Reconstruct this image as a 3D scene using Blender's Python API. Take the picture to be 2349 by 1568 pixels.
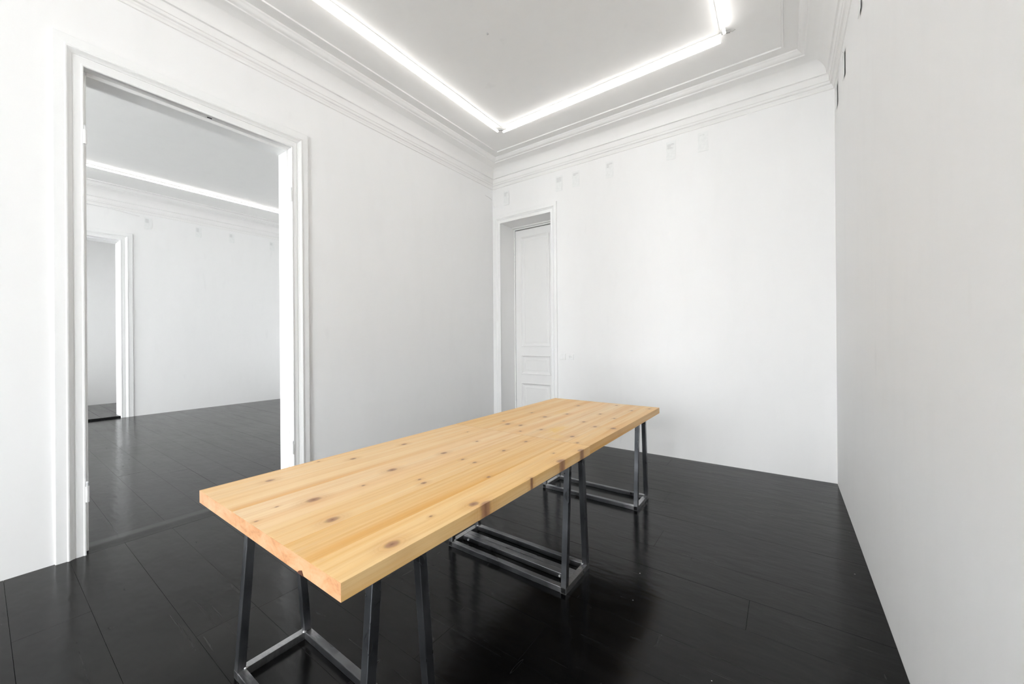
import bpy, bmesh, math, random
from mathutils import Vector, Matrix

random.seed(7)
SC = bpy.context.scene
COL = SC.collection
for o in list(bpy.data.objects):
    bpy.data.objects.remove(o)

# ------------------------------------------------------------------ camera
F_PX, IMG_W, IMG_H = 877.99, 2349, 1568
YAW, PITCH, ROLL, CAM_H, SHIFT_PX = 0.6191, 0.0007, -0.0074, 1.28, -4.48
cam = bpy.data.cameras.new('camera')
cam.sensor_fit = 'HORIZONTAL'
cam.sensor_width = 36.0
cam.lens = F_PX * 36.0 / IMG_W
cam.shift_y = SHIFT_PX / IMG_W
cam.clip_start = 0.02
co = bpy.data.objects.new('camera', cam)
COL.objects.link(co)
fw = Vector((-math.sin(YAW) * math.cos(PITCH), math.cos(YAW) * math.cos(PITCH), math.sin(PITCH)))
rt = Vector((math.cos(YAW), math.sin(YAW), 0))
up = rt.cross(fw)
r2 = rt * math.cos(ROLL) + up * math.sin(ROLL)
u2 = up * math.cos(ROLL) - rt * math.sin(ROLL)
co.matrix_world = Matrix(((r2.x, u2.x, -fw.x, 0), (r2.y, u2.y, -fw.y, 0), (r2.z, u2.z, -fw.z, CAM_H), (0, 0, 0, 1)))
SC.camera = co

# ------------------------------------------------------------------ sky, light, exposure
SKY_COLOR, SKY_STRENGTH = (0.95, 0.98, 1.0), 19.0
TUBE_STRENGTH = 5.2
w = bpy.data.worlds.new('overcast_sky')
SC.world = w
w.use_nodes = True
bg = w.node_tree.nodes['Background']
bg.inputs[0].default_value = (*SKY_COLOR, 1)
bg.inputs[1].default_value = SKY_STRENGTH
SC.view_settings.view_transform = 'Standard'
SC.view_settings.look = 'None'
SC.view_settings.gamma = 1
SC.view_settings.use_curve_mapping = False
SC.view_settings.exposure = 0.35
SC.cycles.use_denoising = True
SC.cycles.max_bounces = 6
SC.cycles.diffuse_bounces = 5
SC.cycles.adaptive_threshold = 0.10
SC.cycles.caustics_reflective = False
SC.cycles.caustics_refractive = False
SC.cycles.light_sampling_threshold = 0.05
SC.cycles.glossy_bounces = 3

# ------------------------------------------------------------------ measures of the place
XL, XR, YB, YF = -3.459, 0.370, 4.390, -4.40        # left wall, right wall, back wall, window wall
ZC, ZC2 = 3.775, 3.885                               # ceilings of the two rooms
TL = 0.19                                            # thickness of the wall between the rooms
X2 = -9.30                                           # far wall of the second room
T2 = 0.30
X3 = -11.45                                          # wall of the third room


def portal(x0, x1, z0, z1):
    l = bpy.data.lights.new('window_portal', 'AREA')
    l.shape = 'RECTANGLE'
    l.size, l.size_y = x1 - x0, z1 - z0
    l.cycles.is_portal = True
    o = bpy.data.objects.new('window_portal', l)
    COL.objects.link(o)
    o.location = ((x0 + x1) / 2, YF - 0.30, (z0 + z1) / 2)
    o.rotation_euler = (math.radians(90), 0, 0)      # -Z of the lamp looks to +Y, into the room
    return o


WINDOWS = [(-1.75, 0.05, 0.20, 3.10),
           (-5.70, -4.15, 0.25, 3.15), (-8.70, -7.15, 0.25, 3.15)]
ADDED_WINDOW_3, YF3 = (-11.25, -9.95, 0.70, 3.05), -0.80                       # unseen window and wall, added to brighten the third room
WINDOWS_R = []      # in the blank wall, behind the camera
for ww in WINDOWS:
    portal(*ww)
portal(*ADDED_WINDOW_3).location.y = YF3 - 0.30
for (y0_, y1_, z0_, z1_) in WINDOWS_R:
    p_ = portal(y0_, y1_, z0_, z1_)
    p_.location = (XR + 0.30, (y0_ + y1_) / 2, (z0_ + z1_) / 2)
    p_.rotation_euler = (math.radians(90), 0, math.radians(90))

# ------------------------------------------------------------------ materials
MAT = {}


def new_mat(name):
    m = bpy.data.materials.new(name)
    m.use_nodes = True
    nt = m.node_tree
    b = nt.nodes['Principled BSDF']
    MAT[name] = m
    return m, nt, b


def N(nt, typ, **kw):
    n = nt.nodes.new(typ)
    for k, v in kw.items():
        setattr(n, k, v)
    return n


def L(nt, a, b):
    nt.links.new(a, b)


def coords(nt, scale=(1, 1, 1), kind='Object'):
    tc = N(nt, 'ShaderNodeTexCoord')
    mp = N(nt, 'ShaderNodeMapping')
    mp.inputs['Scale'].default_value = scale
    L(nt, tc.outputs[kind], mp.inputs['Vector'])
    return mp.outputs[0]


def world_coords(nt, scale=(1, 1, 1)):
    g = N(nt, 'ShaderNodeNewGeometry')
    mp = N(nt, 'ShaderNodeMapping')
    mp.inputs['Scale'].default_value = scale
    L(nt, g.outputs['Position'], mp.inputs['Vector'])
    return mp.outputs[0]


def noise(nt, vec, scale=5.0, detail=3.0, rough=0.5, dist=0.0):
    n = N(nt, 'ShaderNodeTexNoise')
    n.inputs['Scale'].default_value = scale
    n.inputs['Detail'].default_value = detail
    n.inputs['Roughness'].default_value = rough
    n.inputs['Distortion'].default_value = dist
    L(nt, vec, n.inputs['Vector'])
    return n.outputs['Fac']


def ramp(nt, fac, stops, interp='LINEAR'):
    r = N(nt, 'ShaderNodeValToRGB')
    cr = r.color_ramp
    cr.interpolation = interp
    while len(cr.elements) < len(stops):
        cr.elements.new(0.5)
    for e, (p, c) in zip(cr.elements, stops):
        e.position = p
        e.color = c if len(c) == 4 else (*c, 1)
    L(nt, fac, r.inputs[0])
    return r.outputs[0]


def mixc(nt, fac, a, b, mode='MIX'):
    m = N(nt, 'ShaderNodeMix', data_type='RGBA', blend_type=mode)
    for sock, v in ((m.inputs[0], fac), (m.inputs[6], a), (m.inputs[7], b)):
        if hasattr(v, 'links'):
            L(nt, v, sock)
        elif isinstance(v, (int, float)):
            sock.default_value = v
        else:
            sock.default_value = (*v, 1)
    return m.outputs[2]


def math_n(nt, op, a, b=None, clamp=False):
    m = N(nt, 'ShaderNodeMath', operation=op)
    m.use_clamp = clamp
    for i, v in enumerate((a, b)):
        if v is None:
            continue
        if hasattr(v, 'links'):
            L(nt, v, m.inputs[i])
        else:
            m.inputs[i].default_value = v
    return m.outputs[0]


def bump(nt, b, h, strength, dist=0.01):
    n = N(nt, 'ShaderNodeBump')
    n.inputs['Strength'].default_value = strength
    n.inputs['Distance'].default_value = dist
    L(nt, h, n.inputs['Height'])
    L(nt, n.outputs[0], b.inputs['Normal'])


def wall_paint(name, col, rough=0.75, relief=0.0):
    m, nt, b = new_mat(name)
    streak = noise(nt, world_coords(nt, (3.0, 3.0, 0.8)), 2.2, 2, 0.6)
    c = ramp(nt, streak, [(0.30, tuple(x * 0.99 for x in col)), (0.50, col), (0.70, col), (0.84, tuple(x * 0.955 for x in col))])
    if rough > 0.7:                                  # dead matt emulsion
        df = N(nt, 'ShaderNodeBsdfDiffuse')
        L(nt, c, df.inputs['Color'])
        L(nt, df.outputs[0], nt.nodes['Material Output'].inputs['Surface'])
        nt.nodes.remove(b)
        return m
    L(nt, c, b.inputs['Base Color'])
    b.inputs['Roughness'].default_value = rough
    b.inputs['Specular IOR Level'].default_value = 0.2
    if relief:
        bump(nt, b, noise(nt, world_coords(nt), 5.0, 2, 0.6), relief, 0.01)
    return m


wall_paint('white_wall_paint', (0.915, 0.911, 0.907))
wall_paint('white_ceiling_paint', (0.915, 0.907, 0.895), relief=0.0)
wall_paint('white_gloss_paint', (0.90, 0.90, 0.895), rough=0.38)
wall_paint('white_door_paint', (0.895, 0.89, 0.88), rough=0.42)


def flat(name, col, rough=0.5, metal=0.0, spec=0.5):
    m, nt, b = new_mat(name)
    v = coords(nt)
    n = noise(nt, v, 30, 3)
    c = ramp(nt, n, [(0.3, tuple(x * 0.94 for x in col)), (0.7, col)])
    L(nt, c, b.inputs['Base Color'])
    b.inputs['Roughness'].default_value = rough
    b.inputs['Metallic'].default_value = metal
    b.inputs['Specular IOR Level'].default_value = spec
    return m


flat('white_plastic', (0.93, 0.93, 0.925), 0.3)
flat('grey_plastic', (0.45, 0.45, 0.45), 0.4)
flat('gap_shade', (0.03, 0.028, 0.026), 0.8)  # near-black colour standing for the shade inside holes and gaps
flat('paper_white', (0.905, 0.912, 0.905), 0.8, spec=0.2)
flat('cable_grey', (0.62, 0.62, 0.60), 0.5)
flat('bolt_steel', (0.85, 0.86, 0.88), 0.4, 0.35)
flat('ground_grey', (0.62, 0.62, 0.61), 0.9)
flat('outer_wall', (0.5, 0.48, 0.45), 0.9)
flat('threshold_black', (0.008, 0.008, 0.009), 0.7, spec=0.2)

# lit tube
m, nt, b = new_mat('lit_tube')
b.inputs['Base Color'].default_value = (0.9, 0.9, 0.9, 1)
b.inputs['Emission Color'].default_value = (1.0, 0.97, 0.93, 1)
b.inputs['Emission Strength'].default_value = TUBE_STRENGTH

# printed text: rows of short grey strokes
m, nt, b = new_mat('printed_text')
tc = N(nt, 'ShaderNodeTexCoord')
sep = N(nt, 'ShaderNodeSeparateXYZ')
L(nt, tc.outputs['Object'], sep.inputs[0])
row = math_n(nt, 'FRACT', math_n(nt, 'MULTIPLY', sep.outputs[2], 1 / 0.0062))
line = math_n(nt, 'LESS_THAN', row, 0.55)
wn = noise(nt, coords(nt, (330, 1, 160)), 1.0, 1, 0.5)
ink = math_n(nt, 'MULTIPLY', line, math_n(nt, 'GREATER_THAN', wn, 0.42))
L(nt, mixc(nt, ink, (0.905, 0.912, 0.905), (0.60, 0.60, 0.60)), b.inputs['Base Color'])
b.inputs['Roughness'].default_value = 0.8
b.inputs['Specular IOR Level'].default_value = 0.2


# black painted floor boards
def floor_mat(name):
    m, nt, b = new_mat(name)
    v = world_coords(nt)
    vs = world_coords(nt, (0.45, 2.2, 1))
    n1 = noise(nt, vs, 4.0, 4, 0.6)
    oi = N(nt, 'ShaderNodeObjectInfo')
    c = ramp(nt, n1, [(0.30, (0.0025, 0.0025, 0.0027)), (0.75, (0.006, 0.006, 0.0062))])
    c = mixc(nt, math_n(nt, 'MULTIPLY', oi.outputs['Random'], 0.3), c, (0.005, 0.0048, 0.0045))
    # scuffed patches and fine scratches
    sc = noise(nt, world_coords(nt, (1.0, 3.0, 1)), 7.0, 6, 0.72)
    scm = ramp(nt, sc, [(0.63, (0, 0, 0)), (0.74, (1, 1, 1))])
    c = mixc(nt, math_n(nt, 'MULTIPLY', scm, 0.35), c, (0.03, 0.03, 0.031))
    # long fine scratches, mostly along the boards
    s1 = noise(nt, world_coords(nt, (1.1, 46.0, 1)), 1.0, 2, 0.5, 0.3)
    s2 = noise(nt, world_coords(nt, (19.0, 2.6, 1)), 1.0, 2, 0.5, 0.3)
    hair = math_n(nt, 'MAXIMUM', math_n(nt, 'LESS_THAN', math_n(nt, 'ABSOLUTE', math_n(nt, 'SUBTRACT', s1, 0.70)), 0.006),
                  math_n(nt, 'LESS_THAN', math_n(nt, 'ABSOLUTE', math_n(nt, 'SUBTRACT', s2, 0.73)), 0.005))
    c = mixc(nt, math_n(nt, 'MULTIPLY', hair, 0.45), c, (0.05, 0.05, 0.05))
    # drops of white wall paint, thickest along the wall on the camera's side
    sp = N(nt, 'ShaderNodeTexVoronoi', feature='F1')
    sp.inputs['Scale'].default_value = 26.0
    L(nt, v, sp.inputs['Vector'])
    cs = N(nt, 'ShaderNodeSeparateColor')
    L(nt, sp.outputs['Color'], cs.inputs[0])
    dot = math_n(nt, 'LESS_THAN', sp.outputs['Distance'], math_n(nt, 'MULTIPLY', cs.outputs[1], 0.10))
    pos = N(nt, 'ShaderNodeSeparateXYZ')
    L(nt, v, pos.inputs[0])
    near = math_n(nt, 'SUBTRACT', XR, pos.outputs[0])
    thr = math_n(nt, 'ADD', 0.72, math_n(nt, 'MULTIPLY', near, 0.85))
    keep = math_n(nt, 'GREATER_THAN', cs.outputs[0], math_n(nt, 'MINIMUM', thr, 0.988))
    c = mixc(nt, math_n(nt, 'MULTIPLY', math_n(nt, 'MULTIPLY', dot, keep), 0.75), c, (0.45, 0.45, 0.44))
    L(nt, c, b.inputs['Base Color'])
    r = ramp(nt, n1, [(0.25, (0.14, 0.14, 0.14)), (0.8, (0.24, 0.24, 0.24))])
    r = mixc(nt, math_n(nt, 'MULTIPLY', scm, 0.6), r, (0.5, 0.5, 0.5))
    L(nt, r, b.inputs['Roughness'])
    b.inputs['IOR'].default_value = 1.31
    h1 = noise(nt, world_coords(nt, (0.8, 1.8, 1)), 7.0, 2, 0.55)
    bump(nt, b, h1, 0.085, 0.02)
    return m


floor_mat('black_floor_paint')

# ---- pine with knots; the knots stand at the places seen on the two tops
KNOTS_NEAR = [(0.104, 0.189, 0.013), (0.422, 0.194, 0.019), (0.612, 0.152, 0.017), (0.436, 0.017, 0.005), (0.379, 0.098, 0.005),
              (0.12, 0.526, 0.012), (0.392, 0.532, 0.017), (0.447, 0.363, 0.006), (0.397, 0.82, 0.014), (0.116, 0.814, 0.013),
              (0.571, 0.522, 0.007), (0.612, 0.507, 0.010), (0.875, 0.167, 0.018), (0.888, 0.474, 0.016), (0.839, 0.335, 0.005),
              (0.538, 0.798, 0.008), (0.61, 0.796, 0.009), (0.389, 1.067, 0.008), (0.605, 1.208, 0.010), (0.608, 1.011, 0.010),
              (0.772, 0.693, 0.008), (0.827, 1.108, 0.006), (0.207, 1.195, 0.006), (0.03, 0.415, 0.006),
              (0.912, 1.025, 0.022), (0.914, 1.222, 0.019), (0.917, 0.777, 0.008), (0.920, 0.500, 0.020)]
KNOTS_FAR = [(0.28, 0.178, 0.018), (0.204, 0.237, 0.009), (0.37, 0.192, 0.014), (0.455, 0.064, 0.008), (0.361, 0.502, 0.016),
             (0.535, 0.167, 0.011), (0.761, 0.120, 0.014), (0.356, 1.037, 0.015), (0.877, 0.430, 0.018), (0.768, 0.413, 0.014),
             (0.637, 0.807, 0.012), (0.652, 0.501, 0.012), (0.777, 0.709, 0.010), (0.782, 1.053, 0.012), (0.607, 1.212, 0.012),
             (0.203, 0.582, 0.010), (0.841, 0.02, 0.010), (0.441, 0.678, 0.013), (0.867, 1.205, 0.012)]


def wood_mat(name, knots, stain=None):
    m, nt, b = new_mat(name)
    tc = N(nt, 'ShaderNodeTexCoord')
    oi = N(nt, 'ShaderNodeObjectInfo')
    base = tc.outputs['Object']
    wob = N(nt, 'ShaderNodeTexNoise')
    wob.inputs['Scale'].default_value = 55.0
    wob.inputs['Detail'].default_value = 2.0
    L(nt, base, wob.inputs['Vector'])
    wv = N(nt, 'ShaderNodeVectorMath', operation='MULTIPLY_ADD')
    wv.inputs[1].default_value = (0.005, 0.008, 0.0)
    L(nt, wob.outputs['Color'], wv.inputs[0])
    L(nt, base, wv.inputs[2])
    field = None
    for (u, v, r) in knots:
        s = N(nt, 'ShaderNodeVectorMath', operation='MULTIPLY_ADD')
        sx, sy, sz = 1 / r, 1 / (r * 1.45), 0.5
        s.inputs[1].default_value = (sx, sy, sz)
        s.inputs[2].default_value = (-(u + 0.0025) * sx, -(v + 0.004) * sy, 0)
        L(nt, wv.outputs[0], s.inputs[0])
        ln = N(nt, 'ShaderNodeVectorMath', operation='LENGTH')
        L(nt, s.outputs[0], ln.inputs[0])
        field = ln.outputs['Value'] if field is None else math_n(nt, 'MINIMUM', field, ln.outputs['Value'])
    # grain runs along the boards and swings round the knots
    push = math_n(nt, 'DIVIDE', 0.014, math_n(nt, 'ADD', field, 0.6))
    comb = N(nt, 'ShaderNodeCombineXYZ')
    L(nt, push, comb.inputs[0])
    oc = N(nt, 'ShaderNodeSeparateColor')
    L(nt, oi.outputs['Color'], oc.inputs[0])
    seed = math_n(nt, 'MULTIPLY', oc.outputs[2], 37.0)
    L(nt, seed, comb.inputs[1])
    gv = N(nt, 'ShaderNodeVectorMath', operation='ADD')
    L(nt, base, gv.inputs[0])
    L(nt, comb.outputs[0], gv.inputs[1])

    def gm(scale):
        mp = N(nt, 'ShaderNodeMapping')
        mp.inputs['Scale'].default_value = scale
        L(nt, gv.outputs[0], mp.inputs['Vector'])
        return mp.outputs[0]
    broad = noise(nt, gm((17, 0.55, 17)), 1.0, 4, 0.55)
    fine = noise(nt, gm((75, 1.3, 75)), 1.0, 4, 0.6)
    pores = noise(nt, gm((260, 6.0, 260)), 1.0, 3, 0.6)
    c = ramp(nt, broad, [(0.30, (0.815, 0.470, 0.190)), (0.50, (0.880, 0.600, 0.310)), (0.70, (0.910, 0.680, 0.405))])
    fl = ramp(nt, fine, [(0.36, (1, 1, 1)), (0.56, (0, 0, 0))])
    c = mixc(nt, math_n(nt, 'MULTIPLY', fl, 0.24), c, (0.64, 0.320, 0.105))
    pr = ramp(nt, pores, [(0.30, (1, 1, 1)), (0.42, (0, 0, 0))])
    c = mixc(nt, math_n(nt, 'MULTIPLY', pr, 0.10), c, (0.42, 0.20, 0.07))
    tone = N(nt, 'ShaderNodeHueSaturation')
    L(nt, c, tone.inputs['Color'])
    L(nt, oc.outputs[0], tone.inputs['Value'])
    L(nt, oc.outputs[1], tone.inputs['Saturation'])
    c = tone.outputs[0]
    # cut ends are pinker and darker
    sn = N(nt, 'ShaderNodeSeparateXYZ')
    L(nt, tc.outputs['Normal'], sn.inputs[0])
    endf = math_n(nt, 'GREATER_THAN', math_n(nt, 'ABSOLUTE', sn.outputs[1]), 0.6)
    en = noise(nt, coords(nt, (16, 16, 26)), 1.0, 6, 0.7, 0.6)
    ec = ramp(nt, en, [(0.30, (0.47, 0.215, 0.095)), (0.46, (0.63, 0.335, 0.170)), (0.70, (0.71, 0.45, 0.265))])
    c = mixc(nt, endf, c, ec)
    # halo, ring and core of the knots
    halo = ramp(nt, math_n(nt, 'DIVIDE', field, 4.0), [(0.22, (1, 1, 1)), (0.75, (0, 0, 0))])
    c = mixc(nt, math_n(nt, 'MULTIPLY', halo, 0.30), c, (0.60, 0.31, 0.115))
    rings = math_n(nt, 'SINE', math_n(nt, 'MULTIPLY', field, 14.0))
    ringf = ramp(nt, math_n(nt, 'DIVIDE', field, 4.0), [(0.24, (1, 1, 1)), (0.62, (0, 0, 0))])
    c = mixc(nt, math_n(nt, 'MULTIPLY', math_n(nt, 'MULTIPLY', ringf, math_n(nt, 'MAXIMUM', rings, 0.0)), 0.16), c, (0.55, 0.26, 0.09))
    core = ramp(nt, field, [(0.55, (1, 1, 1)), (1.05, (0, 0, 0))])
    kc = ramp(nt, field, [(0.0, (0.16, 0.06, 0.03)), (0.30, (0.34, 0.155, 0.08)), (0.55, (0.42, 0.21, 0.115)), (0.85, (0.30, 0.12, 0.055))])
    c = mixc(nt, math_n(nt, 'MULTIPLY', core, 0.88), c, kc)
    if stain:
        sf = None
        sn2 = noise(nt, coords(nt, (1, 1, 1)), 28.0, 4, 0.7, 0.4)
        for (u, v, ru, rv, k) in stain:
            s = N(nt, 'ShaderNodeVectorMath', operation='MULTIPLY_ADD')
            s.inputs[1].default_value = (1 / ru, 1 / rv, 0.0)
            s.inputs[2].default_value = (-u / ru, -v / rv, 0)
            L(nt, base, s.inputs[0])
            ln = N(nt, 'ShaderNodeVectorMath', operation='LENGTH')
            L(nt, s.outputs[0], ln.inputs[0])
            d = math_n(nt, 'ADD', ln.outputs['Value'], math_n(nt, 'MULTIPLY', math_n(nt, 'SUBTRACT', sn2, 0.5), 2.2))
            a = math_n(nt, 'MULTIPLY', math_n(nt, 'SUBTRACT', 1.1, d, clamp=True), k)
            sf = a if sf is None else math_n(nt, 'MAXIMUM', sf, a)
        c = mixc(nt, sf, c, (0.86, 0.53, 0.10))
    L(nt, c, b.inputs['Base Color'])
    b.inputs['Roughness'].default_value = 0.42
    b.inputs['Specular IOR Level'].default_value = 0.4
    bump(nt, b, fine, 0.05, 0.004)
    return m


wood_mat('pine_near', KNOTS_NEAR)
wood_mat('pine_far', KNOTS_FAR, [(0.61, 0.21, 0.055, 0.13, 0.75), (0.37, 0.75, 0.05, 0.14, 0.45), (0.69, 0.075, 0.05, 0.06, 0.4)])


# raw steel tube
def steel(name, dark, light, bias, axis=None, e0=0, e1=1, ground=(0.5, 0.5, 0.51)):
    m, nt, b = new_mat(name)
    n1 = noise(nt, coords(nt, (5.0, 9.0, 5.0)), 1.0, 2, 0.5)
    n2 = noise(nt, coords(nt, (25, 90, 25)), 1.0, 2, 0.5)
    c = ramp(nt, math_n(nt, 'ADD', n1, math_n(nt, 'MULTIPLY', math_n(nt, 'SUBTRACT', n2, 0.5), 0.12)),
             [(bias, dark), (bias + 0.4, light)])
    if axis is not None:                             # ground bright round the welds
        tc = N(nt, 'ShaderNodeTexCoord')
        sx = N(nt, 'ShaderNodeSeparateXYZ')
        L(nt, tc.outputs['Object'], sx.inputs[0])
        q = math_n(nt, 'ABSOLUTE', math_n(nt, 'SUBTRACT', sx.outputs[axis], 0.37 if axis == 2 else 0.0))
        q = math_n(nt, 'ADD', q, math_n(nt, 'MULTIPLY', math_n(nt, 'SUBTRACT', n2, 0.5), 0.10))
        mr = N(nt, 'ShaderNodeMapRange')
        mr.inputs['From Min'].default_value = e0
        mr.inputs['From Max'].default_value = e1
        L(nt, q, mr.inputs[0])
        c = mixc(nt, mr.outputs[0], c, ground)
    L(nt, c, b.inputs['Base Color'])
    b.inputs['Metallic'].default_value = 0.9
    r = ramp(nt, n1, [(0.3, (0.24, 0.24, 0.24)), (0.7, (0.38, 0.38, 0.38))])
    L(nt, r, b.inputs['Roughness'])
    bump(nt, b, n2, 0.04, 0.002)


steel('steel_leg', (0.12, 0.127, 0.14), (0.21, 0.217, 0.232), 0.32, 2, 0.29, 0.36, (0.30, 0.305, 0.315))
steel('steel_base', (0.085, 0.088, 0.095), (0.20, 0.204, 0.212), 0.32, 0, 0.30, 0.40, (0.42, 0.42, 0.43))
steel('steel_patch', (0.20, 0.204, 0.212), (0.42, 0.42, 0.43), 0.35)
steel('steel_weld', (0.45, 0.45, 0.46), (0.85, 0.85, 0.86), 0.40)


# ------------------------------------------------------------------ mesh helpers
def box(bm, x0, x1, y0, y1, z0, z1):
    v = [bm.verts.new(p) for p in ((x0, y0, z0), (x1, y0, z0), (x1, y1, z0), (x0, y1, z0),
                                   (x0, y0, z1), (x1, y0, z1), (x1, y1, z1), (x0, y1, z1))]
    for f in ((3, 2, 1, 0), (4, 5, 6, 7), (0, 1, 5, 4), (1, 2, 6, 5), (2, 3, 7, 6), (3, 0, 4, 7)):
        bm.faces.new([v[i] for i in f])
    return v


def cyl(bm, p0, p1, r, n=12, caps=True, r1=None):
    p0, p1 = Vector(p0), Vector(p1)
    d = (p1 - p0).normalized()
    a = d.orthogonal().normalized()
    c = d.cross(a)
    rings = []
    for p, rr in ((p0, r), (p1, r if r1 is None else r1)):
        rings.append([bm.verts.new(p + (a * math.cos(2 * math.pi * i / n) + c * math.sin(2 * math.pi * i / n)) * rr) for i in range(n)])
    for i in range(n):
        j = (i + 1) % n
        bm.faces.new((rings[0][i], rings[0][j], rings[1][j], rings[1][i]))
    if caps:
        bm.faces.new(list(reversed(rings[0])))
        bm.faces.new(rings[1])


def tube_path(bm, pts, r, n=6):
    for a, b in zip(pts[:-1], pts[1:]):
        cyl(bm, a, b, r, n)


def finish(name, bm, mat, parent=None, bevel=0.0, smooth=None, segs=1):
    if bevel:
        bmesh.ops.bevel(bm, geom=list(bm.edges), offset=bevel, segments=segs, affect='EDGES', profile=0.5, clamp_overlap=True)
    bmesh.ops.recalc_face_normals(bm, faces=list(bm.faces))
    if smooth:
        ca = math.radians(smooth)
        for f in bm.faces:
            f.smooth = True
        for e in bm.edges:
            if len(e.link_faces) == 2 and e.calc_face_angle(0) > ca:
                e.smooth = False
    me = bpy.data.meshes.new(name)
    bm.to_mesh(me)
    bm.free()
    me.materials.append(MAT[mat])
    o = bpy.data.objects.new(name, me)
    COL.objects.link(o)
    if parent:
        o.parent = parent
    return o


def part_box(name, dims, mat, parent=None, bevel=0.0, segs=1):
    bm = bmesh.new()
    box(bm, *dims)
    return finish(name, bm, mat, parent, bevel, segs=segs)


def tag(o, label=None, cat=None, group=None, kind=None):
    for k, v in (('label', label), ('category', cat), ('group', group), ('kind', kind)):
        if v:
            o[k] = v
    return o


def empty(name, loc=(0, 0, 0), rz=0.0):
    e = bpy.data.objects.new(name, None)
    e.empty_display_size = 0.1
    COL.objects.link(e)
    e.location = loc
    e.rotation_euler = (0, 0, rz)
    return e


def wall_with_holes(name, axis, c0, c1, a0, a1, z0, z1, holes, mat):
    """A wall slab between c0 and c1 across, from a0 to a1 along, with rectangular holes (b0, b1, h0, h1)."""
    bm = bmesh.new()

    def put(b0, b1, h0, h1):
        if b1 - b0 < 1e-5 or h1 - h0 < 1e-5:
            return
        if axis == 'X':
            box(bm, b0, b1, c0, c1, h0, h1)
        else:
            box(bm, c0, c1, b0, b1, h0, h1)
    cur = a0
    for (b0, b1, h0, h1) in sorted(holes):
        put(cur, b0, z0, z1)
        put(b0, b1, z0, h0)
        put(b0, b1, h1, z1)
        cur = b1
    put(cur, a1, z0, z1)
    bmesh.ops.remove_doubles(bm, verts=list(bm.verts), dist=1e-5)
    return tag(finish(name, bm, mat), kind='structure')


# ------------------------------------------------------------------ room shell
D1 = (0.388, 1.587, 2.955)          # doorway to the second room: y0, y1, height
D2 = (-3.316, -2.491, 2.955)        # closed door in the back wall: x0, x1, height
D3 = (0.20, 1.455, 3.05)            # doorway in the far wall of the second room

wall_with_holes('wall_left', 'Y', XL - TL, XL, YF, YB, -0.05, 4.1, [(D1[0], D1[1], -0.05, D1[2])], 'white_wall_paint')
wall_with_holes('wall_back', 'X', YB, YB + 0.46, XL - TL, XR + 0.4, -0.05, 4.1, [(D2[0], D2[1], -0.05, D2[2])], 'white_wall_paint')
wall_with_holes('wall_right', 'Y', XR, XR + 0.40, YF, YB, -0.05, 4.1, WINDOWS_R, 'white_wall_paint')
wall_with_holes('wall_front', 'X', YF - 0.40, YF, X2 - T2, XR + 0.4, -0.05, 4.1, WINDOWS, 'white_wall_paint')
tag(part_box('ceiling', (XL, XR, YF, YB, ZC, ZC + 0.3), 'white_ceiling_paint'), kind='structure')

wall_with_holes('wall_front', 'X', YF3 - 0.40, YF3, X3 - 0.2, X2 - T2, -0.05, 4.1, [ADDED_WINDOW_3], 'white_wall_paint')  # added out of view, set close so its opening lights the third room
wall_with_holes('wall_far', 'Y', X2 - T2, X2, YF, YB + 0.46, -0.05, 4.1, [(D3[0], D3[1], -0.05, D3[2])], 'white_wall_paint')
tag(part_box('wall_side', (X2 - T2, XL - TL, YB, YB + 0.2, -0.05, 4.1), 'white_wall_paint'), kind='structure')
tag(part_box('ceiling', (X2, XL - TL, YF, YB, ZC2, ZC2 + 0.3), 'white_ceiling_paint'), kind='structure')
tag(part_box('wall_third', (X3 - 0.2, X3, YF, YB + 0.46, -0.05, 4.1), 'white_wall_paint'), kind='structure')
tag(part_box('wall_third', (X3, X2 - T2, 3.2, 3.4, -0.05, 4.1), 'white_wall_paint'), kind='structure')
tag(part_box('ceiling', (X3, X2 - T2, YF, 3.2, 3.9, 4.1), 'white_ceiling_paint'), kind='structure')
tag(part_box('light_block_backing', (D2[0] - 0.1, D2[1] + 0.1, YB + 0.46, YB + 0.50, -0.05, 3.2), 'gap_shade'), kind='structure')  # added unseen sheet behind the door: blocks sky light, dark as shade
tag(part_box('ground', (-80, 80, -80, 80, -6.2, -6.0), 'ground_grey'), kind='structure')

# windows in the wall behind the camera
for i, (x0, x1, z0, z1) in enumerate(WINDOWS + WINDOWS_R):
    if i < len(WINDOWS):
        wr = tag(empty('window_%d' % (i + 1), ((x0 + x1) / 2, YF - 0.25, z0)), kind='structure')
    else:
        wr = tag(empty('window_%d' % (i + 1), (XR + 0.25, (x0 + x1) / 2, z0), math.pi / 2), kind='structure')
    hw, hh = (x1 - x0) / 2, z1 - z0
    bm = bmesh.new()
    for d in ((-hw, -hw + 0.06, 0, hh), (hw - 0.06, hw, 0, hh), (-hw + 0.06, hw - 0.06, 0, 0.06), (-hw + 0.06, hw - 0.06, hh - 0.06, hh)):
        box(bm, d[0], d[1], -0.03, 0.03, d[2], d[3])
    finish('window_frame', bm, 'white_gloss_paint', wr)
    part_box('mullion', (-0.035, 0.035, -0.025, 0.025, 0.06, hh - 0.06), 'white_gloss_paint', wr)
    part_box('transom', (-hw + 0.06, hw - 0.06, -0.03, 0.035, hh * 0.68, hh * 0.68 + 0.06), 'white_gloss_paint', wr)

# ------------------------------------------------------------------ floors of wide black boards
ROW = 0.2345
Y_ROW0 = 0.085                      # one joint lies here; the joints repeat every ROW


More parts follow.
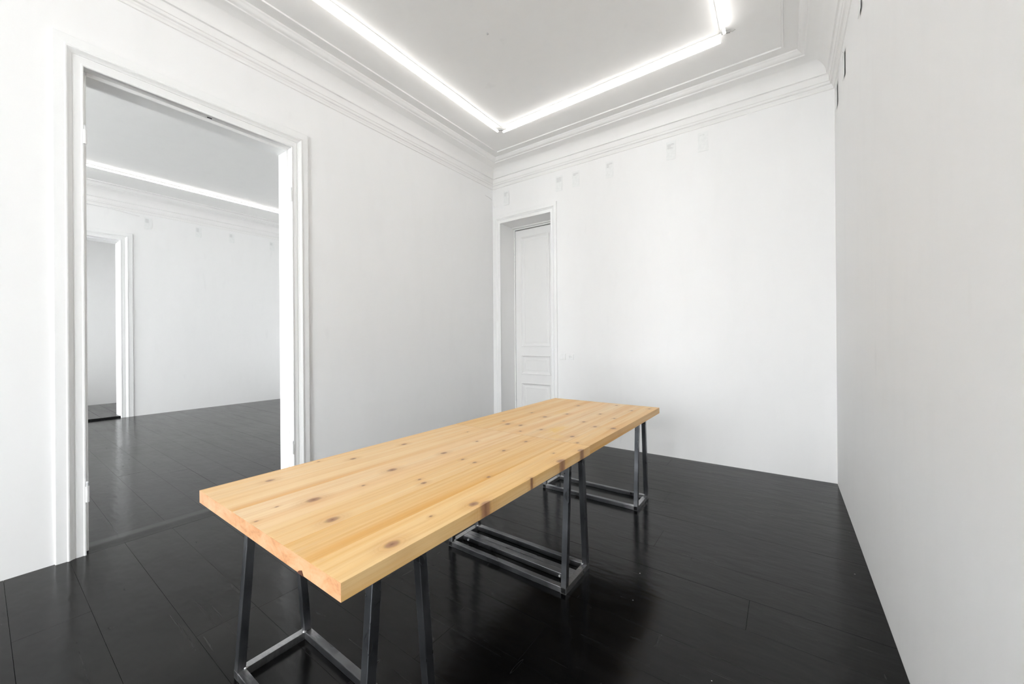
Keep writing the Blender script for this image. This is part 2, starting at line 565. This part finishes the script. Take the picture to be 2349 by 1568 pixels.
def plank_field(root, x0, x1, y0, y1, seed, holes=()):
    rnd = random.Random(seed)
    k = math.floor((y0 - Y_ROW0) / ROW)
    while Y_ROW0 + k * ROW < y1:
        a, c = max(y0, Y_ROW0 + k * ROW), min(y1, Y_ROW0 + (k + 1) * ROW)
        k += 1
        if c - a < 0.02:
            continue
        x = x0
        first = True
        while x < x1 - 1e-4:
            ln = rnd.uniform(0.7, 2.9) if first else rnd.uniform(2.0, 3.2)
            first = False
            e = min(x1, x + ln)
            if x1 - e < 0.5:
                e = x1
            g = 0.0003
            bm = bmesh.new()
            hx, hy = (e - x) / 2 - g, (c - a) / 2 - g
            box(bm, -hx, hx, -hy, hy, -0.02, 0.0)
            o = finish('plank', bm, 'black_floor_paint', root, 0.0006)
            o.location = ((x + e) / 2, (a + c) / 2, rnd.uniform(-0.0007, 0.0))
            o.rotation_euler = (rnd.uniform(-0.0015, 0.0015), 0, 0)
            x = e


fl = tag(part_box('floor', (XL - TL / 2, XR, YF, YB, -0.10, -0.018), 'threshold_black'), kind='structure')
plank_field(fl, XL, XR, YF, YB, 3)
fl2 = tag(part_box('floor', (X2 - 0.02, XL - TL / 2, YF, YB, -0.10, -0.018), 'threshold_black'), kind='structure')
plank_field(fl2, X2, XL - TL, YF, YB, 11)
part_box('door_sill', (D2[0] - 0.05, D2[1] + 0.05, YB, YB + 0.48, -0.10, 0.0), 'black_floor_paint', fl)
# worn ridge of the threshold
bm = bmesh.new()
prof = [(XL - TL, -0.018), (XL - TL, 0.0), (XL - 0.150, 0.001), (XL - 0.115, 0.0035), (XL - 0.085, 0.0035), (XL - 0.05, 0.001), (XL, 0.0), (XL, -0.018)]
ends = [[bm.verts.new((x, y, z)) for x, z in prof] for y in (D1[0], D1[1])]
for i in range(len(prof)):
    j = (i + 1) % len(prof)
    bm.faces.new((ends[0][i], ends[0][j], ends[1][j], ends[1][i]))
bm.faces.new(ends[0])
bm.faces.new(list(reversed(ends[1])))
finish('threshold', bm, 'black_floor_paint', fl, smooth=40)
# third room, one low step up
fl3 = tag(part_box('floor', (X3, X2 - 0.02, YF, 3.2, -0.10, 0.014), 'threshold_black'), kind='structure')
plank_f3 = random.Random(5)
y = YF
k = 0
while y < 3.2:
    e = min(3.2, y + ROW)
    bm = bmesh.new()
    box(bm, -(X2 - 0.03 - X3) / 2, (X2 - 0.03 - X3) / 2, -(e - y) / 2 + 0.001, (e - y) / 2 - 0.001, -0.016, 0.0)
    o = finish('plank', bm, 'black_floor_paint', fl3, 0.0012)
    o.location = ((X3 + X2 - 0.03) / 2, (y + e) / 2, 0.030)
    y = e

# ------------------------------------------------------------------ cornice and ceiling rail
CORN = [(0.0, 3.470), (0.008, 3.474), (0.010, 3.488), (0.014, 3.494), (0.017, 3.498), (0.018, 3.508), (0.030, 3.514), (0.034, 3.524),
        (0.034, 3.532), (0.040, 3.536), (0.042, 3.585), (0.046, 3.592), (0.058, 3.596), (0.060, 3.606)]
for i in range(1, 13):              # hollow cove
    t = i / 12 * math.pi / 2
    CORN.append((0.060 + 0.145 * (1 - math.cos(t)), 3.606 + 0.118 * math.sin(t)))
CORN += [(0.212, 3.727), (0.216, 3.735), (0.228, 3.738), (0.240, 3.744), (0.248, 3.754), (0.256, 3.760), (0.262, 3.764), (0.266, 3.775)]


def cornice(name, x0, x1, y0, y1, dz):
    bm = bmesh.new()
    corners = ((x0, y0, 1, 1), (x1, y0, -1, 1), (x1, y1, -1, -1), (x0, y1, 1, -1))
    cols = [[bm.verts.new((cx + sx * d, cy + sy * d, z + dz)) for d, z in CORN] for cx, cy, sx, sy in corners]
    for i in range(4):
        j = (i + 1) % 4
        for q in range(len(CORN) - 1):
            bm.faces.new((cols[i][q], cols[j][q], cols[j][q + 1], cols[i][q + 1]))
    return tag(finish(name, bm, 'white_ceiling_paint', smooth=32), kind='structure')


def rail(name, x0, x1, y0, y1, zc, d=0.362, wd=0.016, h=0.012):
    bm = bmesh.new()
    pr = [(d, 0), (d + 0.002, -h), (d + wd - 0.002, -h), (d + wd, 0)]
    corners = ((x0, y0, 1, 1), (x1, y0, -1, 1), (x1, y1, -1, -1), (x0, y1, 1, -1))
    cols = [[bm.verts.new((cx + sx * q, cy + sy * q, zc + z)) for q, z in pr] for cx, cy, sx, sy in corners]
    for i in range(4):
        j = (i + 1) % 4
        for q in range(3):
            bm.faces.new((cols[i][q], cols[j][q], cols[j][q + 1], cols[i][q + 1]))
    return tag(finish(name, bm, 'white_ceiling_paint'), kind='structure')


cornice('trim_1', XL, XR, YF, YB, 0.0)
rail('trim_2', XL, XR, YF, YB, ZC)
cornice('trim_3', X2, XL - TL, YF, YB, ZC2 - ZC)
rail('trim_4', X2, XL - TL, YF, YB, ZC2)

# ------------------------------------------------------------------ doors
# local frame: x along the wall to the viewer's right, y into the wall, z up; the profile is (distance from the opening, height off the wall)
CASING = [(0.0, -0.004), (0.0, 0.012), (0.003, 0.016), (0.009, 0.016), (0.013, 0.011), (0.016, 0.011), (0.044, 0.012), (0.047, 0.008),
          (0.050, 0.008), (0.052, 0.013), (0.060, 0.016), (0.068, 0.023), (0.074, 0.030), (0.080, 0.031), (0.083, 0.027), (0.086, 0.024),
          (0.132, 0.022), (0.135, 0.018), (0.136, -0.002)]


def casing(parent, x0, x1, zt, wl=0.136, wr=0.136, wt=0.150, mat='white_gloss_paint', z0=0.0, hs=0.85):
    sl, sr, st = wl / 0.136, wr / 0.136, wt / 0.136

    def strip(pa, pb):
        bm = bmesh.new()
        a = [bm.verts.new(p) for p in pa]
        c = [bm.verts.new(p) for p in pb]
        for i in range(len(a) - 1):
            bm.faces.new((a[i], a[i + 1], c[i + 1], c[i]))
        return finish('casing', bm, mat, parent, smooth=28)
    strip([(x0 - q * sl, -h * hs, z0) for q, h in CASING], [(x0 - q * sl, -h * hs, zt + q * st) for q, h in CASING])
    strip([(x1 + q * sr, -h * hs, z0) for q, h in CASING], [(x1 + q * sr, -h * hs, zt + q * st) for q, h in CASING])
    strip([(x0 - q * sl, -h * hs, zt + q * st) for q, h in CASING], [(x1 + q * sr, -h * hs, zt + q * st) for q, h in CASING])


def hinge(parent, x, y, z0, z1, r=0.009, mat='white_gloss_paint', pin=True):
    bm = bmesh.new()
    cyl(bm, (x, y, z0), (x, y, z1), r, 14)
    o = finish('hinge', bm, mat, parent, smooth=40)
    if pin:
        bm = bmesh.new()
        cyl(bm, (x, y, z1), (x, y, z1 + 0.022), r * 0.55, 10)
        cyl(bm, (x, y, z1 + 0.022), (x, y, z1 + 0.030), r * 0.8, 10, r1=r * 0.4)
        finish('hinge_pin', bm, 'bolt_steel', o, smooth=40)
    return o


def jamb(parent, x0, x1, zt, depth, rebate=0.05, stop=0.016, mat='white_gloss_paint'):
    bm = bmesh.new()
    e = 0.003
    box(bm, x0 - e, x0 + stop, rebate, depth + 0.004, 0, zt)
    finish('jamb', bm, mat, parent, 0.003)
    bm = bmesh.new()
    box(bm, x1 - stop, x1 + e, rebate, depth + 0.004, 0, zt)
    finish('jamb', bm, mat, parent, 0.003)
    bm = bmesh.new()
    box(bm, x0 + stop, x1 - stop, rebate, depth + 0.004, zt - 0.022, zt + e)
    finish('door_head', bm, mat, parent, 0.003)


d1 = tag(empty('door_1', (XL, 0, 0), math.pi / 2), kind='structure')
casing(d1, D1[0], D1[1], D1[2], 0.124, 0.140, 0.156)
jamb(d1, D1[0], D1[1], D1[2], TL)
for hx, hz in ((D1[0] + 0.004, (2.490, 2.575)), (D1[0] + 0.004, (0.320, 0.415)), (D1[1] - 0.004, (2.490, 2.580)), (D1[1] - 0.004, (0.315, 0.400))):
    hinge(d1, hx, -0.010, *hz)
part_box('latch_hole', (1.008, 1.036, 0.020, 0.030, D1[2] - 0.003, D1[2] + 0.002), 'gap_shade', d1)  # solid dark block, the shade of the hole put into its colour

d2 = tag(empty('door_2', (0, YB, 0), 0), kind='structure')
casing(d2, D2[0], D2[1], D2[2], 0.125, 0.092, 0.125, hs=0.8)
YL = 0.335                           # how deep the leaf sits in the wall
for dims in ((D2[0], D2[0] + 0.020, YL - 0.005, YL + 0.06, 0, D2[2]), (-2.575, D2[1], YL - 0.005, YL + 0.06, 0, D2[2]),
             (D2[0] + 0.020, -2.575, YL - 0.005, YL + 0.06, 2.928, D2[2])):
    part_box('door_jamb', dims, 'white_door_paint', d2, 0.002)
part_box('head_step', (D2[0], D2[1], YL - 0.06, YL - 0.006, D2[2] - 0.014, D2[2] + 0.002), 'white_door_paint', d2, 0.003)
LX0, LX1, LZ1 = -3.290, -2.580, 2.914
PX0, PX1 = -3.197, -2.690
PANELS = [(1.185, 2.815), (0.775, 1.060), (0.16, 0.652)]
bm = bmesh.new()
box(bm, LX0, PX0, YL, YL + 0.04, 0.012, LZ1)
box(bm, PX1, LX1, YL, YL + 0.04, 0.012, LZ1)
zs = [0.012, 0.16, 0.652, 0.775, 1.060, 1.185, 2.815, LZ1]
for q in range(0, 8, 2):
    box(bm, PX0, PX1, YL, YL + 0.04, zs[q], zs[q + 1])
bmesh.ops.remove_doubles(bm, verts=list(bm.verts), dist=1e-5)
leaf = finish('door_leaf', bm, 'white_door_paint', d2)
PPROF = [(0.0, 0.0), (0.0, -0.006), (0.006, -0.010), (0.012, -0.008), (0.018, 0.000), (0.026, 0.006), (0.032, 0.010), (0.055, 0.010),
         (0.058, 0.007), (0.075, 0.002), (0.078, 0.004)]
for (z0, z1) in PANELS:
    bm = bmesh.new()
    loops = []
    for ins, h in PPROF:
        loops.append([bm.verts.new(p) for p in ((PX0 + ins, YL + h, z0 + ins), (PX1 - ins, YL + h, z0 + ins), (PX1 - ins, YL + h, z1 - ins), (PX0 + ins, YL + h, z1 - ins))])
    for a, c in zip(loops[:-1], loops[1:]):
        for i in range(4):
            j = (i + 1) % 4
            bm.faces.new((a[i], a[j], c[j], c[i]))
    bm.faces.new(loops[-1])
    finish('panel', bm, 'white_door_paint', leaf, smooth=25)
for hz in ((2.47, 2.55), (0.29, 0.37)):
    hinge(d2, LX0 - 0.006, YL - 0.010, *hz, r=0.010)

d3 = tag(empty('door_3', (X2, 0, 0), math.pi / 2), kind='structure')
casing(d3, D3[0], D3[1], D3[2], 0.14, 0.155, 0.14)
jamb(d3, D3[0], D3[1], D3[2], T2, rebate=0.05, stop=0.012)

# ------------------------------------------------------------------ the two pine table tops
TBX, TBY, TW, TS, TE, TZ, TH = -1.714, 0.465, 0.917, 1.3157, 2.6151, 0.75, 0.0433


def tabletop(v0, length, seams, tones, mat, label):
    root = tag(empty('tabletop', (TBX, TBY + v0, TZ - TH), math.radians(-0.1)), label, 'tabletop', 'pine tabletops laid end to end')
    for i, (a, c) in enumerate(zip(seams[:-1], seams[1:])):
        bm = bmesh.new()
        box(bm, a + 0.0001, c - 0.0001, 0.0006, length - 0.0006, 0, TH)
        o = finish('board', bm, mat, root, 0.0003)
        o.color = (*tones[i], (0.137 + 0.318 * i + v0 * 0.41) % 1.0, 1.0)
    return root


top1 = tabletop(0.0, TS, [0.0, 0.160, 0.302, 0.509, 0.645, 0.785, TW],
                [(0.99, 1.04), (1.0, 1.04), (1.02, 0.98), (0.99, 1.08), (0.97, 1.14), (1.01, 1.16)], 'pine_near',
                'glued pine tabletop nearest the camera, with big brown knots and rough sawn end')
top2 = tabletop(TS, TE - TS, [0.0, 0.22, 0.375, 0.513, 0.66, 0.79, TW],
                [(0.97, 1.12), (1.0, 1.08), (1.02, 1.02), (0.98, 1.0), (0.97, 1.03), (0.98, 1.12)], 'pine_far',
                'glued pine tabletop with yellow stain, further end of the long table')
flat('torn_wood', (0.09, 0.03, 0.014), 0.9)
bm = bmesh.new()                                     # splintered chip on the lower edge of the sawn end
cv = [bm.verts.new(p) for p in ((0.722, -0.0006, 0.0), (0.752, -0.0006, 0.0), (0.744, -0.0006, 0.012), (0.730, -0.0006, 0.007),
                                (0.722, 0.010, 0.0), (0.752, 0.010, 0.0), (0.744, 0.010, 0.011), (0.730, 0.010, 0.006))]
for f in ((0, 1, 2, 3), (4, 5, 6, 7), (0, 1, 5, 4), (1, 2, 6, 5), (2, 3, 7, 6), (3, 0, 4, 7)):
    bm.faces.new([cv[i] for i in f])
finish('chip', bm, 'torn_wood', top1)


# ------------------------------------------------------------------ steel trestles
def hollow(bm, x0, x1, y0, y1, z0, z1, axis, t=0.002):
    """Square tube, open at both ends, along X or Y."""
    if axis == 'Y':
        o4 = [(x0, z0), (x1, z0), (x1, z1), (x0, z1)]
        i4 = [(x0 + t, z0 + t), (x1 - t, z0 + t), (x1 - t, z1 - t), (x0 + t, z1 - t)]
        P = lambda q, e: (q[0], e, q[1])
        ends = (y0, y1)
    else:
        o4 = [(y0, z0), (y1, z0), (y1, z1), (y0, z1)]
        i4 = [(y0 + t, z0 + t), (y1 - t, z0 + t), (y1 - t, z1 - t), (y0 + t, z1 - t)]
        P = lambda q, e: (e, q[0], q[1])
        ends = (x0, x1)
    O = [[bm.verts.new(P(q, e)) for q in o4] for e in ends]
    I = [[bm.verts.new(P(q, e)) for q in i4] for e in ends]
    for i in range(4):
        j = (i + 1) % 4
        bm.faces.new((O[0][i], O[0][j], O[1][j], O[1][i]))
        bm.faces.new((I[0][i], I[0][j], I[1][j], I[1][i]))
        bm.faces.new((O[0][i], O[0][j], I[0][j], I[0][i]))
        bm.faces.new((O[1][i], O[1][j], I[1][j], I[1][i]))


TR_L, TR_D, TUBE = 0.820, 0.280, 0.030
HTOP = TZ - TH


def weld(parent, x, y, z, r=0.0065):
    bm = bmesh.new()
    bmesh.ops.create_icosphere(bm, subdivisions=1, radius=r, matrix=Matrix.Translation((x, y, z)) @ Matrix.Diagonal((1.5, 1.5, 0.7, 1)))
    return finish('weld', bm, 'steel_weld', parent, smooth=80)


def trestle(y0, label, middle=False):
    root = tag(empty('trestle', (-1.722 + TR_L / 2, y0 + TR_D / 2, 0)), label, 'trestle', 'steel trestles under the long table')
    hx, hy, t = TR_L / 2, TR_D / 2, TUBE
    for sx in (-1, 1):
        bm = bmesh.new()
        xa, xb = (hx - t, hx) if sx > 0 else (-hx, -hx + t)
        hollow(bm, xa, xb, -hy, hy, 0.0, t, 'Y')
        o = finish('end_bar', bm, 'steel_base', root)
        for sy in (-1, 1):
            lean = 0.050
            bm = bmesh.new()
            ya, yb = (hy - t, hy) if sy > 0 else (-hy, -hy + t)
            v = box(bm, xa, xb, ya, yb, t, HTOP)
            for q in v[4:]:
                q.co.y -= sy * lean
            lg = finish('leg', bm, 'steel_leg', root, 0.0022, segs=2)
            weld(lg, (xa + xb) / 2 - sx * 0.012, (ya + yb) / 2 - sy * 0.015, t + 0.002)
            # ground patch where the leg meets the top bar
            bm = bmesh.new()
            e = 0.0004
            zz0 = HTOP - 0.045
            v = box(bm, xa - e, xb + e, ya - e, yb + e, zz0, HTOP - 0.0005)
            for q in v:
                q.co.y -= sy * lean * (q.co.z - t) / (HTOP - t)
            finish('ground_patch', bm, 'steel_patch', lg)
    for sy in (-1, 1):
        ya, yb = (hy - t, hy) if sy > 0 else (-hy, -hy + t)
        part_box('base_bar', (-hx + t, hx - t, ya, yb, 0, t), 'steel_base', root, 0.0022, 2)
        yc = (ya + yb) / 2 - sy * 0.050
        part_box('top_bar', (-hx + t, hx - t, yc - t / 2, yc + t / 2, HTOP - t, HTOP), 'steel_leg', root, 0.0022, 2)
    if middle:
        for s in (-1, 1):
            ya, yb = (0.0012, 0.037) if s > 0 else (-0.037, -0.0012)
            part_box('centre_bar', (-hx + t, hx - t, ya, yb, 0, t), 'steel_base', root, 0.0034, 2)
        for bx in (-hx + t + 0.045, hx - t - 0.06):
            bm = bmesh.new()
            cyl(bm, (bx, -0.0365, t / 2), (bx, -0.044, t / 2), 0.006, 6)
            finish('bolt', bm, 'bolt_steel', root)
    return root


trestle(0.570, 'raw steel trestle under the end of the table nearest the camera')
trestle(1.716, 'middle steel trestle with bolted double bar across its base', True)
trestle(2.862, 'raw steel trestle at the end of the table by the back wall')


# ------------------------------------------------------------------ fluorescent tubes on the ceilings
def tube_light(p0, p1, side, zc, label, group):
    """side: unit vector on the ceiling towards which the feed cable lies."""
    a, c = Vector((*p0, 0)), Vector((*p1, 0))
    d = (c - a).normalized()
    mid = (a + c) / 2
    ln = (c - a).length
    root = tag(empty('tube_light', (mid.x, mid.y, zc)), label, 'light', group)
    s = Vector((*side, 0))
    zt = -0.050
    bm = bmesh.new()
    cyl(bm, d * (-ln / 2 + 0.012) + Vector((0, 0, zt)), d * (ln / 2 - 0.012) + Vector((0, 0, zt)), 0.0115, 14)
    finish('tube', bm, 'lit_tube', root, smooth=40)
    for sg in (-1, 1):
        bm = bmesh.new()
        cyl(bm, d * sg * (ln / 2 - 0.012) + Vector((0, 0, zt)), d * sg * (ln / 2) + Vector((0, 0, zt)), 0.0110, 14)
        finish('end_cap', bm, 'white_plastic', root, smooth=40)
    n = max(2, int(ln / 0.62))
    for i in range(n):
        q = d * (-ln / 2 + ln * (i + 0.5) / n)
        bm = bmesh.new()
        cyl(bm, q + Vector((0, 0, zt + 0.010)), q, 0.004, 8)
        finish('clip', bm, 'white_plastic', root, smooth=40)
    bm = bmesh.new()
    pts = []
    m = int(ln / 0.22)
    for i in range(m + 1):
        q = d * (-ln / 2 + ln * i / m) + s * (0.034 + random.uniform(-0.004, 0.004))
        pts.append(q + Vector((0, 0, -0.004)))
    tube_path(bm, pts, 0.0021)
    finish('cable', bm, 'cable_grey', root, smooth=60)
    return root


GT = 'tube lights round the ceiling of the near room'
tube_light((-2.720, -0.95), (-2.720, 3.570), (1, 0), ZC, 'long lit white tube running above the open doorway wall', GT)
tube_light((-2.680, 3.606), (-0.403, 3.574), (0, -1), ZC, 'lit white tube parallel to the back wall with the closed door', GT)
tube_light((-0.378, 3.500), (-0.378, -0.95), (-1, 0), ZC, 'lit white tube running along the blank wall close to the camera', GT)
tube_light((-8.13, -0.6), (-8.13, 3.75), (1, 0), ZC2, 'lit white tube on the ceiling of the room beyond the doorway', 'tube light in the next room')
tube_light((-2.695, -1.00), (-0.405, -1.00), (0, 1), ZC, 'added lit tube across the ceiling behind the camera, unseen, for more room light', GT)  # unseen fourth run, added for more light in the room
# joints where two runs meet
for (x, y, a, lb) in ((-2.715, 3.596, 0.7, 'small grey cable joint where two lit tubes meet over the doorway corner'),
                      (-0.373, 3.545, 0.25, 'small grey cable joint where two lit tubes meet over the blank wall')):
    j = tag(empty('cable_joint', (x, y, ZC), a), lb, 'cable')
    bm = bmesh.new()
    cyl(bm, (-0.03, 0, -0.012), (0.03, 0, -0.012), 0.011, 10)
    finish('sleeve', bm, 'grey_plastic', j, smooth=40)
    bm = bmesh.new()
    tube_path(bm, [(-0.05, -0.012, -0.006), (-0.02, 0.0, -0.012), (0.03, 0.0, -0.012), (0.05, 0.014, -0.006), (0.068, 0.004, -0.004)], 0.0035)
    finish('lead', bm, 'cable_grey', j, smooth=60)

# hook left in the ceiling
bm = bmesh.new()
tube_path(bm, [(0, 0, 0), (0, 0, -0.014), (0.008, 0, -0.020), (0.013, 0, -0.014)], 0.0025, 6)
hk = finish('ceiling_hook', bm, 'grey_plastic', smooth=60)
hk.location = (-1.95, 2.42, ZC)
tag(hk, 'small bare hook left in the middle of the ceiling', 'hook')


# ------------------------------------------------------------------ sheets of paper pinned high on the walls
def sheet(loc, rz, label, group, text, wd=0.096, ht=0.196, off=0.004, curl=0.0, tilt=0.0):
    """loc: top centre of the sheet on the wall. text: list of (x0, x1, z0, z1) in shares of the sheet, from its top left."""
    root = tag(empty('paper_sheet', loc, rz), label, 'paper', group)
    root.rotation_euler = (0, tilt, rz)
    nx, nz = 8, 6

    def yof(u, v):
        return -(off + curl * (2 * u - 1) ** 2 + 0.5 * curl * v * v)
    bm = bmesh.new()
    fr, bk = [], []
    for iz in range(nz + 1):
        for ix in range(nx + 1):
            u, v = ix / nx, iz / nz
            x, z = (u - 0.5) * wd, -v * ht
            fr.append(bm.verts.new((x, yof(u, v), z)))
            bk.append(bm.verts.new((x, yof(u, v) + 0.0012, z)))
    W1 = nx + 1
    for iz in range(nz):
        for ix in range(nx):
            q = [iz * W1 + ix, iz * W1 + ix + 1, (iz + 1) * W1 + ix + 1, (iz + 1) * W1 + ix]
            bm.faces.new([fr[i] for i in q])
            bm.faces.new([bk[i] for i in reversed(q)])
    rim = [ix for ix in range(W1)] + [iz * W1 + nx for iz in range(1, nz + 1)] + [nz * W1 + ix for ix in range(nx - 1, -1, -1)] + [iz * W1 for iz in range(nz - 1, 0, -1)]
    for a, c in zip(rim, rim[1:] + rim[:1]):
        bm.faces.new((fr[a], bk[a], bk[c], fr[c]))
    finish('page', bm, 'paper_white', root, smooth=40)
    for (a, c, z0, z1) in text:
        bm = bmesh.new()
        n = 4
        up_, dn = [], []
        for i in range(n + 1):
            u = a + (c - a) * i / n
            up_.append(bm.verts.new(((u - 0.5) * wd, yof(u, z0) - 0.0004, -z0 * ht)))
            dn.append(bm.verts.new(((u - 0.5) * wd, yof(u, z1) - 0.0004, -z1 * ht)))
        for i in range(n):
            bm.faces.new((up_[i], up_[i + 1], dn[i + 1], dn[i]))
        finish('printed_text', bm, 'printed_text', root)
    bm = bmesh.new()
    cyl(bm, (0, 0.0, -0.012), (0, -off - 0.003, -0.012), 0.003, 8)
    finish('pin', bm, 'white_plastic', root, smooth=40)
    return root


GB = 'paper sheets pinned under the cornice of the back wall'
BACK = [
    (-3.208, 3.398, [(0.16, 0.82, 0.09, 0.20), (0.16, 0.55, 0.20, 0.36)], 'white paper sheet pinned directly above the closed door casing'),
    (-2.362, 3.398, [(0.14, 0.86, 0.10, 0.42)], 'white paper sheet with dense square of text, just past the closed door'),
    (-2.124, 3.398, [(0.14, 0.86, 0.12, 0.22), (0.14, 0.50, 0.22, 0.30)], 'white paper sheet with few text lines, third from the room corner'),
    (-1.683, 3.400, [(0.14, 0.86, 0.12, 0.22), (0.14, 0.45, 0.22, 0.38)], 'white paper sheet with ragged text block, fourth from the room corner'),
    (-0.992, 3.420, [(0.14, 0.86, 0.12, 0.22), (0.14, 0.50, 0.22, 0.32), (0.14, 0.75, 0.32, 0.40)], 'white paper sheet with paragraph of text, second from the blank wall side'),
    (-0.677, 3.420, [(0.16, 0.66, 0.12, 0.15)], 'white paper sheet with a single text line, furthest from the closed door'),
]
for x, z, tx, lb in BACK:
    sheet((x, YB, z), 0.0, lb, GB, tx, off=0.005, curl=0.001, ht=0.196)
GR = 'paper sheets pinned high on the blank wall'
for yv, z, lb in ((2.965, 3.345, 'pale paper sheet on the blank wall, nearest the camera'),
                  (3.690, 3.378, 'pale paper sheet on the blank wall, second from the room corner'),
                  (4.160, 3.392, 'pale paper sheet on the blank wall, closest to the room corner')):
    sheet((XR, yv, z), -math.pi / 2, lb, GR, [(0.14, 0.86, 0.12, 0.30)], off=0.009, curl=0.0)
GN = 'paper sheets on the far wall of the next room'
for yv, z, lb, tx in ((1.812, 3.530, 'paper sheet in the next room, closest to its doorway', [(0.14, 0.60, 0.12, 0.50)]),
                      (2.540, 3.530, 'paper sheet in the next room, second from its doorway', [(0.14, 0.55, 0.10, 0.50)]),
                      (3.090, 3.530, 'paper sheet in the next room, third from its doorway', [(0.14, 0.60, 0.10, 0.42)]),
                      (3.850, 3.510, 'paper sheet in the next room, next to the doorway jamb in view', [(0.14, 0.60, 0.10, 0.40)])):
    sheet((X2, yv, z), math.pi / 2, lb, GN, tx, off=0.004, curl=0.002)

# ------------------------------------------------------------------ switch and socket beside the closed door
sw = tag(empty('light_switch', (-2.324, YB, 1.064)), 'white double rocker light switch beside the closed door', 'switch')
part_box('switch_frame', (-0.040, 0.040, -0.012, 0, -0.040, 0.040), 'white_plastic', sw, 0.002)
for s in (-1, 1):
    bm = bmesh.new()
    v = box(bm, min(0.0008 * s, 0.031 * s), max(0.0008 * s, 0.031 * s), -0.018, -0.011, -0.031, 0.031)
    for q in v:
        if q.co.y < -0.015 and q.co.z > 0:
            q.co.y += 0.005
    finish('rocker', bm, 'white_plastic', sw, 0.001)
so = tag(empty('wall_socket', (-2.210, YB, 1.062)), 'white round-pin wall socket right next to the light switch', 'socket')
bm = bmesh.new()
n = 24
ring = [(0.0195 * math.cos(2 * math.pi * i / n), 0.0195 * math.sin(2 * math.pi * i / n)) for i in range(n)]
sq = []
for x, z in ring:
    k_ = 0.037 / max(abs(x), abs(z))
    sq.append((x * k_, z * k_))
A = [bm.verts.new((x, -0.010, z)) for x, z in ring]
B = [bm.verts.new((x, -0.010, z)) for x, z in sq]
Cc = [bm.verts.new((x, 0.0, z)) for x, z in sq]
Dd = [bm.verts.new((x * 0.96, -0.002, z * 0.96)) for x, z in ring]
for i in range(n):
    j = (i + 1) % n
    bm.faces.new((A[i], A[j], B[j], B[i]))
    bm.faces.new((B[i], B[j], Cc[j], Cc[i]))
    bm.faces.new((A[i], A[j], Dd[j], Dd[i]))
bm.faces.new(Dd)
finish('socket_plate', bm, 'white_plastic', so, smooth=25)
for s in (-1, 1):
    bm = bmesh.new()
    cyl(bm, (s * 0.0095, -0.0024, 0), (s * 0.0095, -0.001, 0), 0.0026, 8)
    finish('pin_hole', bm, 'gap_shade', so)  # dark disc painted as the shade inside the pin hole

# ------------------------------------------------------------------ old conduits
bm = bmesh.new()
tube_path(bm, [(X2 + 0.012, 0.30, 3.575), (X2 + 0.012, 1.30, 3.572), (X2 + 0.012, 1.70, 3.530)], 0.011, 8)
cd = finish('cable_conduit', bm, 'white_wall_paint', smooth=40)
tag(cd, 'thin white conduit under the cornice of the next room', 'conduit')
bm = bmesh.new()
tube_path(bm, [(XL + 0.004, 4.22, 3.345), (XL + 0.004, 4.30, 3.340), (XL + 0.004, 4.37, 3.325), (XL + 0.02, YB - 0.004, 3.25), (XL + 0.05, YB - 0.004, 3.215), (XL + 0.07, YB - 0.004, 3.235)], 0.004, 8)
cs_ = finish('cable_stub', bm, 'white_wall_paint', smooth=40)
tag(cs_, 'short painted-over cable end in the corner beside the closed door', 'cable')
